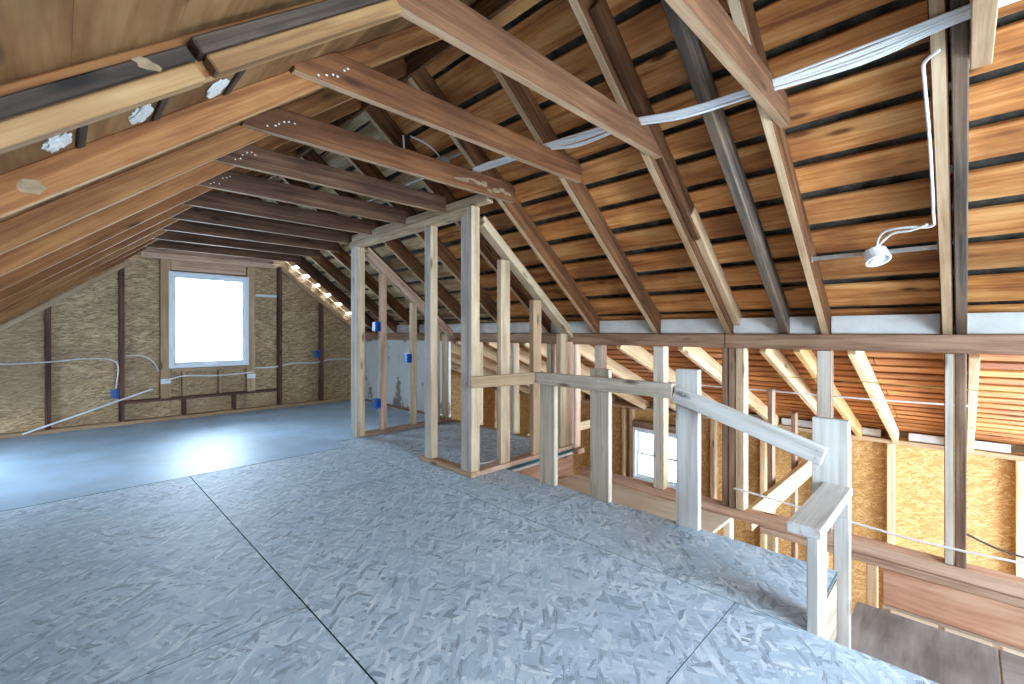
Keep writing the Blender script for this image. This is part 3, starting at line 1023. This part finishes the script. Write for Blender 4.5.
CSS = 1 / math.sqrt(1 + SP * SP)
UPS = (SP * CSS, 0, CSS)
SD = 0.14 / CSS
xa, xb = 3.545, 6.5
vs = []
for y in (Y_REAR, 7.2):
    a, b = zs(xa) + SD + 0.07, zs(xb) + SD + 0.07
    vs += [(xa, y, a), (xb, y, b), (xb, y, b + .03), (xa, y, a + .03)]
ceil_s = struct(link('ceiling_side', slab_mesh('ceiling_side', vs, [(0, 1, 2, 3), (7, 6, 5, 4), (0, 4, 5, 1), (1, 5, 6, 2), (2, 6, 7, 3), (3, 7, 4, 0)], 'deck'), 'deck'),
                'low side-room roof of narrow reddish boards')
n_rows = 19
step = (6.40 - 3.56) / n_rows
for i in range(n_rows):
    mid = 3.56 + step * (i + 0.5)
    zc = zs(mid) + SD + PT / 2
    cuts = sorted(random.sample([-0.4, 0.45, 1.6, 2.8, 4.0], 1))
    ys = [Y_REAR] + cuts + [7.1]
    for y0, y1 in zip(ys, ys[1:]):
        beam('plank', (mid, y0 + .003, zc), (mid, y1 - .003, zc), (step - 0.046) / CSS, PT, 'plank_side', ceil_s, up=UPS, bev=0.003)
for yf in (-1.75, -1.18, -0.02, 0.52, 1.03, 1.63, 2.20, 2.78, 3.36, 3.94, 4.52, 5.1, 5.7, 6.3):
    yc = yf - 0.02
    beam('rafter', (3.545, yc, zs(3.545) + SD / 2), (6.32, yc, zs(6.32) + SD / 2), 0.045, 0.14, 'rafter_pale', ceil_s, up=UPS)
beam('rafter', (3.545, 0.80, zs(3.545) + SD / 2), (6.32, 0.80, zs(6.32) + SD / 2), 0.045, 0.12, 'rafter_amber', ceil_s, up=UPS)
beam('rafter', (3.545, 0.06, zs(3.545) + SD / 2 + .01), (6.32, 0.06, zs(6.32) + SD / 2 + .01), 0.045, 0.12, 'rafter_amber', ceil_s, up=UPS)

# outer wall with its window
S_FL = -2.3
WY0, WY1, WSZ0, WSZ1 = 2.77, 3.53, -1.10, -0.33
bm = bmesh.new()
YE = 7.1
SZT = -0.06


def quadyz(pts, x):
    bm.faces.new([bm.verts.new((x, py, pz)) for py, pz in pts])


X_SH = XO + 0.125
ST = 0.06
EY0, EY1, EZ0, EZ1 = -1.85, -0.55, -1.35, -0.25  # unseen opening, added to brighten the side room
quadyz([(Y_REAR, S_FL), (EY0, S_FL), (EY0, ST), (Y_REAR, ST)], X_SH)
quadyz([(EY0, S_FL), (EY1, S_FL), (EY1, EZ0), (EY0, EZ0)], X_SH)
quadyz([(EY0, EZ1), (EY1, EZ1), (EY1, ST), (EY0, ST)], X_SH)
quadyz([(EY1, S_FL), (WY0, S_FL), (WY0, ST), (EY1, ST)], X_SH)
quadyz([(WY0, S_FL), (WY1, S_FL), (WY1, WSZ0), (WY0, WSZ0)], X_SH)
quadyz([(WY0, WSZ1), (WY1, WSZ1), (WY1, ST), (WY0, ST)], X_SH)
quadyz([(WY1, S_FL), (YE, S_FL), (YE, ST), (WY1, ST)], X_SH)
me = bpy.data.meshes.new('wall_side')
bm.to_mesh(me)
bm.free()
me.materials.append(M['shell'])
wall_s = struct(link('wall_side', me, 'shell'), 'golden strand board outer wall of the side room')


def side_panel(y0, y1, z0, z1):
    g = .002
    board('strand_board_panel', XO + 0.095, XO + 0.11, y0 + g, y1 - g, z0 + g, z1 - g, 'osb_side', wall_s, bev=0.001)


for y0, y1 in ((Y_REAR, EY0), (EY1, -0.36), (-0.36, 0.86), (0.86, 2.08), (2.08, WY0), (WY1, 4.6), (4.6, 5.9), (5.9, YE)):
    side_panel(y0, y1, S_FL, -1.15)
    side_panel(y0, y1, -1.15, 0.0)
side_panel(WY0, WY1, S_FL, WSZ0)
side_panel(WY0, WY1, WSZ1, 0.0)
for yc in (EY0 - .035, EY1 + .035, -0.36, 0.54, 1.15, 1.75, 2.35, 4.2, 4.8, 5.4, 6.0, 6.6):
    board('stud', XO, XO + 0.09, yc - 0.03, yc + 0.03, S_FL + 0.04, SZT - 0.002, 'stud_tan' if random.random() < .5 else 'rafter_pale', wall_s)
for yc in (WY0 - 0.03, WY1 + 0.03, WY1 + 0.16):
    board('stud', XO, XO + 0.09, yc - 0.025, yc + 0.025, S_FL + 0.04, SZT - 0.002, 'stud_tan', wall_s)
board('top_plate', XO - 0.005, XO + 0.09, Y_REAR, YE, SZT, SZT + 0.045, 'stud_tan', wall_s)
board('window_header', XO, XO + 0.08, WY0, WY1, WSZ1 + .004, WSZ1 + 0.11, 'stud_brown', wall_s)
board('rough_sill', XO, XO + 0.08, WY0, WY1, WSZ0 - 0.05, WSZ0 - .004, 'stud_tan', wall_s)
# white insulation boards above the plate
for a, b in ((-0.9, -0.42), (-0.3, 0.40), (0.62, 0.78), (1.1, 1.55), (1.7, 2.1)):
    board('eave_block', XO + 0.03, XO + 0.055, a, b, SZT + 0.05, SZT + 0.13, 'white_board', wall_s)

w2 = thing('window_2', '', '', (XO, 3.15, WSZ0))
for k in ('label', 'category'):
    del w2[k]
struct(w2, 'white double-hung window in the golden strand board wall')
xq0, xq1 = XO - 0.005, XO + 0.11
board('window_frame', xq0, xq1, WY0 + .002, WY0 + .045, WSZ0, WSZ1, 'vinyl', w2)
board('window_frame', xq0, xq1, WY1 - .045, WY1 - .002, WSZ0, WSZ1, 'vinyl', w2)
board('window_frame', xq0, xq1, WY0 + .045, WY1 - .045, WSZ1 - .045, WSZ1, 'vinyl', w2)
board('window_frame', xq0, xq1, WY0 + .045, WY1 - .045, WSZ0, WSZ0 + .045, 'vinyl', w2)
zm = (WSZ0 + WSZ1) / 2
for k, (a, b, xo) in enumerate(((WSZ0 + .047, zm + .02, .03), (zm - .02, WSZ1 - .047, .06))):
    sx0, sx1 = XO + xo, XO + xo + .028
    sash = ring_frame('sash', 'X', WY0 + .047, WY1 - .047, a, b, sx0, sx1, .033, 'vinyl', w2)
    sub_board('pane', sx0 + .011, sx0 + .017, WY0 + .081, WY1 - .081, a + .034, b - .034, 'glass', sash)

# end walls and lower floor of the side room
def plate_mesh(name, pts, mat, label=None):
    return struct(link(name, slab_mesh(name, pts, [tuple(range(len(pts)))], mat), mat), label)


fs_ = plate_mesh('floor_side', [(1.9, Y_REAR, S_FL), (X_SH, Y_REAR, S_FL), (X_SH, YE, S_FL), (1.9, YE, S_FL)], 'concrete')
plate_mesh('wall_side_end', [(1.9, YE, S_FL), (X_SH, YE, S_FL), (X_SH, YE, ST), (3.54, YE, 1.2), (1.9, YE, 1.2)], 'osb_side')
bm = bmesh.new()
for pts in ([(1.9, S_FL), (3.6, S_FL), (3.6, 1.15), (1.9, 1.15)], [(3.6, S_FL), (6.0, S_FL), (6.0, -1.8), (3.6, -1.8)],
            [(3.6, 0.4), (5.4, 0.4), (3.6, 1.10)], [(6.0, S_FL), (X_SH, S_FL), (X_SH, ST + .02), (6.0, 0.14)]):  # unseen rear opening left between these, enlarged to brighten the side room
    bm.faces.new([bm.verts.new((p[0], Y_REAR, p[1])) for p in pts])
me = bpy.data.meshes.new('wall_side_rear')
bm.to_mesh(me)
bm.free()
me.materials.append(M['osb_side'])
struct(link('wall_side_rear', me, 'osb_side'))
plate_mesh('wall_stair', [(1.9, Y_REAR, S_FL), (1.9, YE, S_FL), (1.9, YE, -.06), (1.9, Y_REAR, -.06)], 'shell')

# framing inside the side room
joist = board('ceiling_joist', XW1 + 0.004, XO - 0.008, 1.085, 1.13, -0.345, -0.180, 'rafter_pale')
tag(joist, 'pale joist running from the post wall to the golden wall', 'joist', 'side-room joists')
for yc, lab in ((3.9, 'far pale joist of the side room behind the closet studs'),):
    tag(board('ceiling_joist', XW1 + 0.004, XO - 0.008, yc - .02, yc + .02, -0.31, -0.185, 'rafter_pale'), lab, 'joist', 'side-room joists')
for (xc, yc, zt), lab in (((4.40, 1.19, zs(4.40) - .01), 'brown upright stud standing on the pale joist in the side room'),
                          ((5.2, 1.20, zs(5.2) - .01), 'shorter brown stud farther along the pale joist in the side room')):
    tag(board('stud', xc - .045, xc + .045, yc - .02, yc + .02, S_FL, zt, 'stud_brown'), lab, 'stud', 'side-room studs')

# ------------------------------------------------------------------ electrical things
def ptr(x, y, dz=0.0):
    return (x, y, zr(x) + dz)


bundle = thing('cable_bundle', 'bundle of white cables strung across the undersides of the right rafters', 'cables', (2.1, 0.9, 2.15))
for k in range(6):
    dx = (k - 2.5) * 0.0085
    pts = []
    for y, x, z in ((-0.9, 2.09, 2.16), (-0.30, 2.10, 2.16), (0.02, 2.11, 2.158), (0.276, 2.122, 2.142), (0.62, 2.127, 2.148), (0.95, 2.105, 2.150), (1.24, 2.076, 2.188), (1.54, 2.055, 2.185), (1.80, 2.045, 2.212), (2.2, 2.03, 2.222), (2.40, 2.03, 2.224)):
        spread = 1.5 if y in (0.276, 1.54) else 0.9
        pts.append((x + dx * spread * 0.79 + random.uniform(-.003, .003), y, z - 0.008 - dx * spread * 0.62 + random.uniform(-.003, .003)))
    tube('cable', pts, 0.0054, 'cable', bundle)
tag(tube('electrical_cable', [(2.03, 2.40, 2.215), (1.98, 2.62, 2.24), (1.95, 2.95, 2.27), (1.93, 3.5, 2.25), (1.9, 4.1, 2.26)], 0.006, 'cable'),
    'white cable running on past the grey ceiling box toward the gable', 'cable')
tag(tube('electrical_cable', [(2.17, 0.06, 2.085), (2.20, 0.10, 2.07), (2.26, 0.104, 2.035), (2.5, 0.098, 1.862), (2.78, 0.098, 1.640), (2.85, 0.106, 1.59), (2.86, 0.19, 1.60), (2.885, 0.27, 1.60), (2.93, 0.305, 1.575), (2.955, 0.315, 1.535)], 0.006, 'cable'),
    'white cable dropping along the grey rafter to the round socket', 'cable')
tag(tube('electrical_cable', [(2.84, 0.118, 1.60), (2.87, 0.18, 1.585), (2.90, 0.25, 1.585), (2.945, 0.30, 1.55), (2.965, 0.33, 1.53)], 0.006, 'cable'),
    'short second white cable curling into the round socket', 'cable')


def ceiling_box(c, y0, y1, label, mat, tilt, xb, zb):
    t = thing('ceiling_light_box', label, 'electrical box', c)
    mw = Matrix.Translation(c) @ Matrix.Rotation(tilt, 4, V((-1, 1, 0)))
    can = lathe('can', [(0.001, 0.03), (0.048, 0.03), (0.052, 0.026), (0.052, -0.024), (0.056, -0.026), (0.056, -0.030), (0.047, -0.030), (0.045, -0.02), (0.045, 0.02), (0.001, 0.02)], mat, t, mw)
    lathe('socket_ring', [(0.030, -0.026), (0.032, -0.028), (0.032, 0.018), (0.026, 0.018), (0.026, -0.026), (0.030, -0.026)], mat, can, mw, 16)
    for a in (-0.022, 0.022):
        lathe('cable_clamp', [(0.001, 0.05), (0.010, 0.05), (0.011, 0.046), (0.011, 0.03), (0.001, 0.03)], 'copper', can, mw @ Matrix.Translation((-0.01, a, 0)), 8)
    bar = board('bar_hanger', xb - 0.006, xb + 0.006, y0, y1, zb - 0.011, zb + 0.011, 'steel', t, bev=0.002)
    board('hanger_tab', xb - 0.014, xb + 0.014, y1 - 0.004, y1 - 0.001, zb - 0.02, zb + 0.02, 'steel', bar, bev=0.0008)
    board('hanger_tab', xb - 0.014, xb + 0.014, y0 + 0.001, y0 + 0.004, zb - 0.02, zb + 0.02, 'steel', bar, bev=0.0008)
    return t


ceiling_box((2.98, 0.32, 1.492), 0.089, 0.608, 'round white light socket box hung on a steel bar between right rafters', 'socket', math.radians(28), 3.00, 1.512)
ceiling_box((1.93, 2.635, 2.300), 2.419, 2.953, 'round grey ceiling box hung on a bar above the closet header', 'steel', math.radians(8), 1.95, 2.335)
tag(tube('electrical_cable', [(1.72, 2.72, 2.46), (1.80, 2.68, 2.43), (1.88, 2.66, 2.39), (1.92, 2.645, 2.345)], 0.006, 'cable'), 'white cable entering the grey ceiling box from the ridge side', 'cable')
tag(tube('electrical_cable', [(1.70, 2.78, 2.48), (1.72, 2.80, 2.40), (1.73, 2.82, 2.33), (1.70, 2.83, 2.27)], 0.007, 'cable'), 'loose white cable end hanging left of the grey ceiling box', 'cable')


def outlet_box(c, axis, label):
    t = thing('outlet_box', label, 'outlet box', c, 'blue plastic outlet boxes')
    x, y, z = c
    w, h, d = 0.032, 0.048, 0.035
    if axis == 'Y':   # opens toward -Y
        board('back_plate', x - w, x + w, y + d - .004, y + d, z - h, z + h, 'blue', t, bev=.001)
        for s in (-1, 1):
            board('side_wall', x + s * w - .003, x + s * w + .003, y - d, y + d - .004, z - h, z + h, 'blue', t, bev=.001)
            board('end_wall', x - w + .003, x + w - .003, y - d, y + d - .004, z + s * h - .003, z + s * h + .003, 'blue', t, bev=.001)
    else:
        board('back_plate', x + d - .004, x + d, y - w, y + w, z - h, z + h, 'blue', t, bev=.001)
        for s in (-1, 1):
            board('side_wall', x - d, x + d - .004, y + s * w - .003, y + s * w + .003, z - h, z + h, 'blue', t, bev=.001)
            board('end_wall', x - d, x + d - .004, y - w + .003, y + w - .003, z + s * h - .003, z + s * h + .003, 'blue', t, bev=.001)
    return t


outlet_box((0.452, 7.02, 0.375), 'Y', 'blue outlet box on the dark stud left of the gable window')
outlet_box((2.79, 7.02, 0.765), 'Y', 'blue outlet box on the dark stud right of the gable window')
outlet_box((2.42, 4.49, 1.16), 'Y', 'upper blue outlet box on the far closet stud wall')
outlet_box((2.42, 4.49, 0.33), 'Y', 'lower blue outlet box on the far closet stud wall')
outlet_box((2.81, 4.49, 0.80), 'Y', 'small blue outlet box behind the middle closet studs')

# cables on the gable wall
yw = Y_GAB + 0.02
tag(tube('electrical_cable', [(-1.2, Y_GAB - .012, .77), (-0.44, Y_GAB - .012, .77), (-0.1, Y_GAB - .012, .775), (0.2, Y_GAB - .012, .80), (0.42, Y_GAB - .012, .775), (0.482, Y_GAB - .016, .68), (0.455, Y_GAB - .016, .43)], 0.009, 'steel'),
    'grey cable crossing the gable studs into the left blue outlet box', 'cable')
tag(tube('electrical_cable', [(0.55, yw, .815), (0.68, yw, .815), (0.80, yw, .74), (0.86, yw, .62)], 0.008, 'steel'),
    'grey cable arching to the left window trimmer', 'cable')
tag(tube('electrical_cable', [(0.93, Y_GAB - .02, .50), (1.12, Y_GAB - .012, .545), (1.5, Y_GAB - .012, .525), (1.9, Y_GAB - .012, .545)], 0.010, 'cable'),
    'white cable under the gable window', 'cable')
for xc, lab in ((0.925, 'white cable staple plate on the left window trimmer'), (1.875, 'white cable staple plate on the right window trimmer')):
    tag(board('staple_plate', xc - .05, xc + .05, Y_GAB - .018, Y_GAB - .0155, .46, .52, 'vinyl', bev=.0005), lab, 'staple plate')
tag(tube('electrical_cable', [(1.93, yw, .60), (2.2, yw, .60), (2.45, yw, .64), (2.75, yw, .63), (3.0, yw, .67), (3.4, yw, .66)], 0.010, 'cable'),
    'white cable along the gable wall right of the window', 'cable')
tag(board('white_strip', 1.95, 2.23, Y_GAB + .06, Y_GAB + .075, 1.60, 1.635, 'vinyl'), 'short white strip on the strand board right of the gable window', 'strip')
st = beam('batten', (-0.28, 6.955, 0.03), (0.80, 6.975, 0.41), 0.016, 0.018, 'vinyl')
tag(st, 'thin white batten leaning across the foot of the gable wall', 'batten')

# cables in the side room
tag(tube('electrical_cable', [(3.41, -1.2, .02), (3.41, 0.0, -.07), (3.41, 0.6, -.05), (3.41, 1.1, -.02), (3.40, 1.16, -.02)], 0.007, 'cable'),
    'white cable strung low along the post wall to the double post', 'cable')
tag(tube('electrical_cable', [(3.56, -1.2, .0), (3.56, -0.3, -.08), (3.56, 0.0, -.02)], 0.006, 'cable_dark'), 'dark cable sagging right of the grey post', 'cable')
tag(tube('electrical_cable', [(4.0, -1.2, zs(4.0) - .02), (4.0, 0.0, zs(4.0) - .03), (4.0, 0.5, zs(4.0) - .02), (4.0, 1.1, zs(4.0) - .02)], 0.0035, 'cable_yellow'), 'yellow cable under the side-room roof boards', 'cable')
tag(tube('electrical_cable', [(4.4, -0.02, zs(4.4) - .02), (4.4, 0.5, zs(4.4) - .03), (4.4, 1.1, zs(4.4) - .03), (4.4, 2.2, zs(4.4) - .03)], 0.007, 'cable'), 'white cable under the side-room roof boards', 'cable')
tag(tube('electrical_cable', [(5.6, 0.9, -.30), (5.6, 1.0, -.45), (5.6, 0.85, -.55), (5.6, 0.7, -.50)], 0.007, 'cable_yellow'), 'yellow cable loop below the pale joist', 'cable')
tag(tube('electrical_cable', [(2.33, 2.85, 0.05), (2.42, 2.82, 0.02), (2.52, 2.76, 0.03), (2.56, 2.72, 0.06)], 0.007, 'cable'), 'short white cable curling on the closet floor', 'cable')
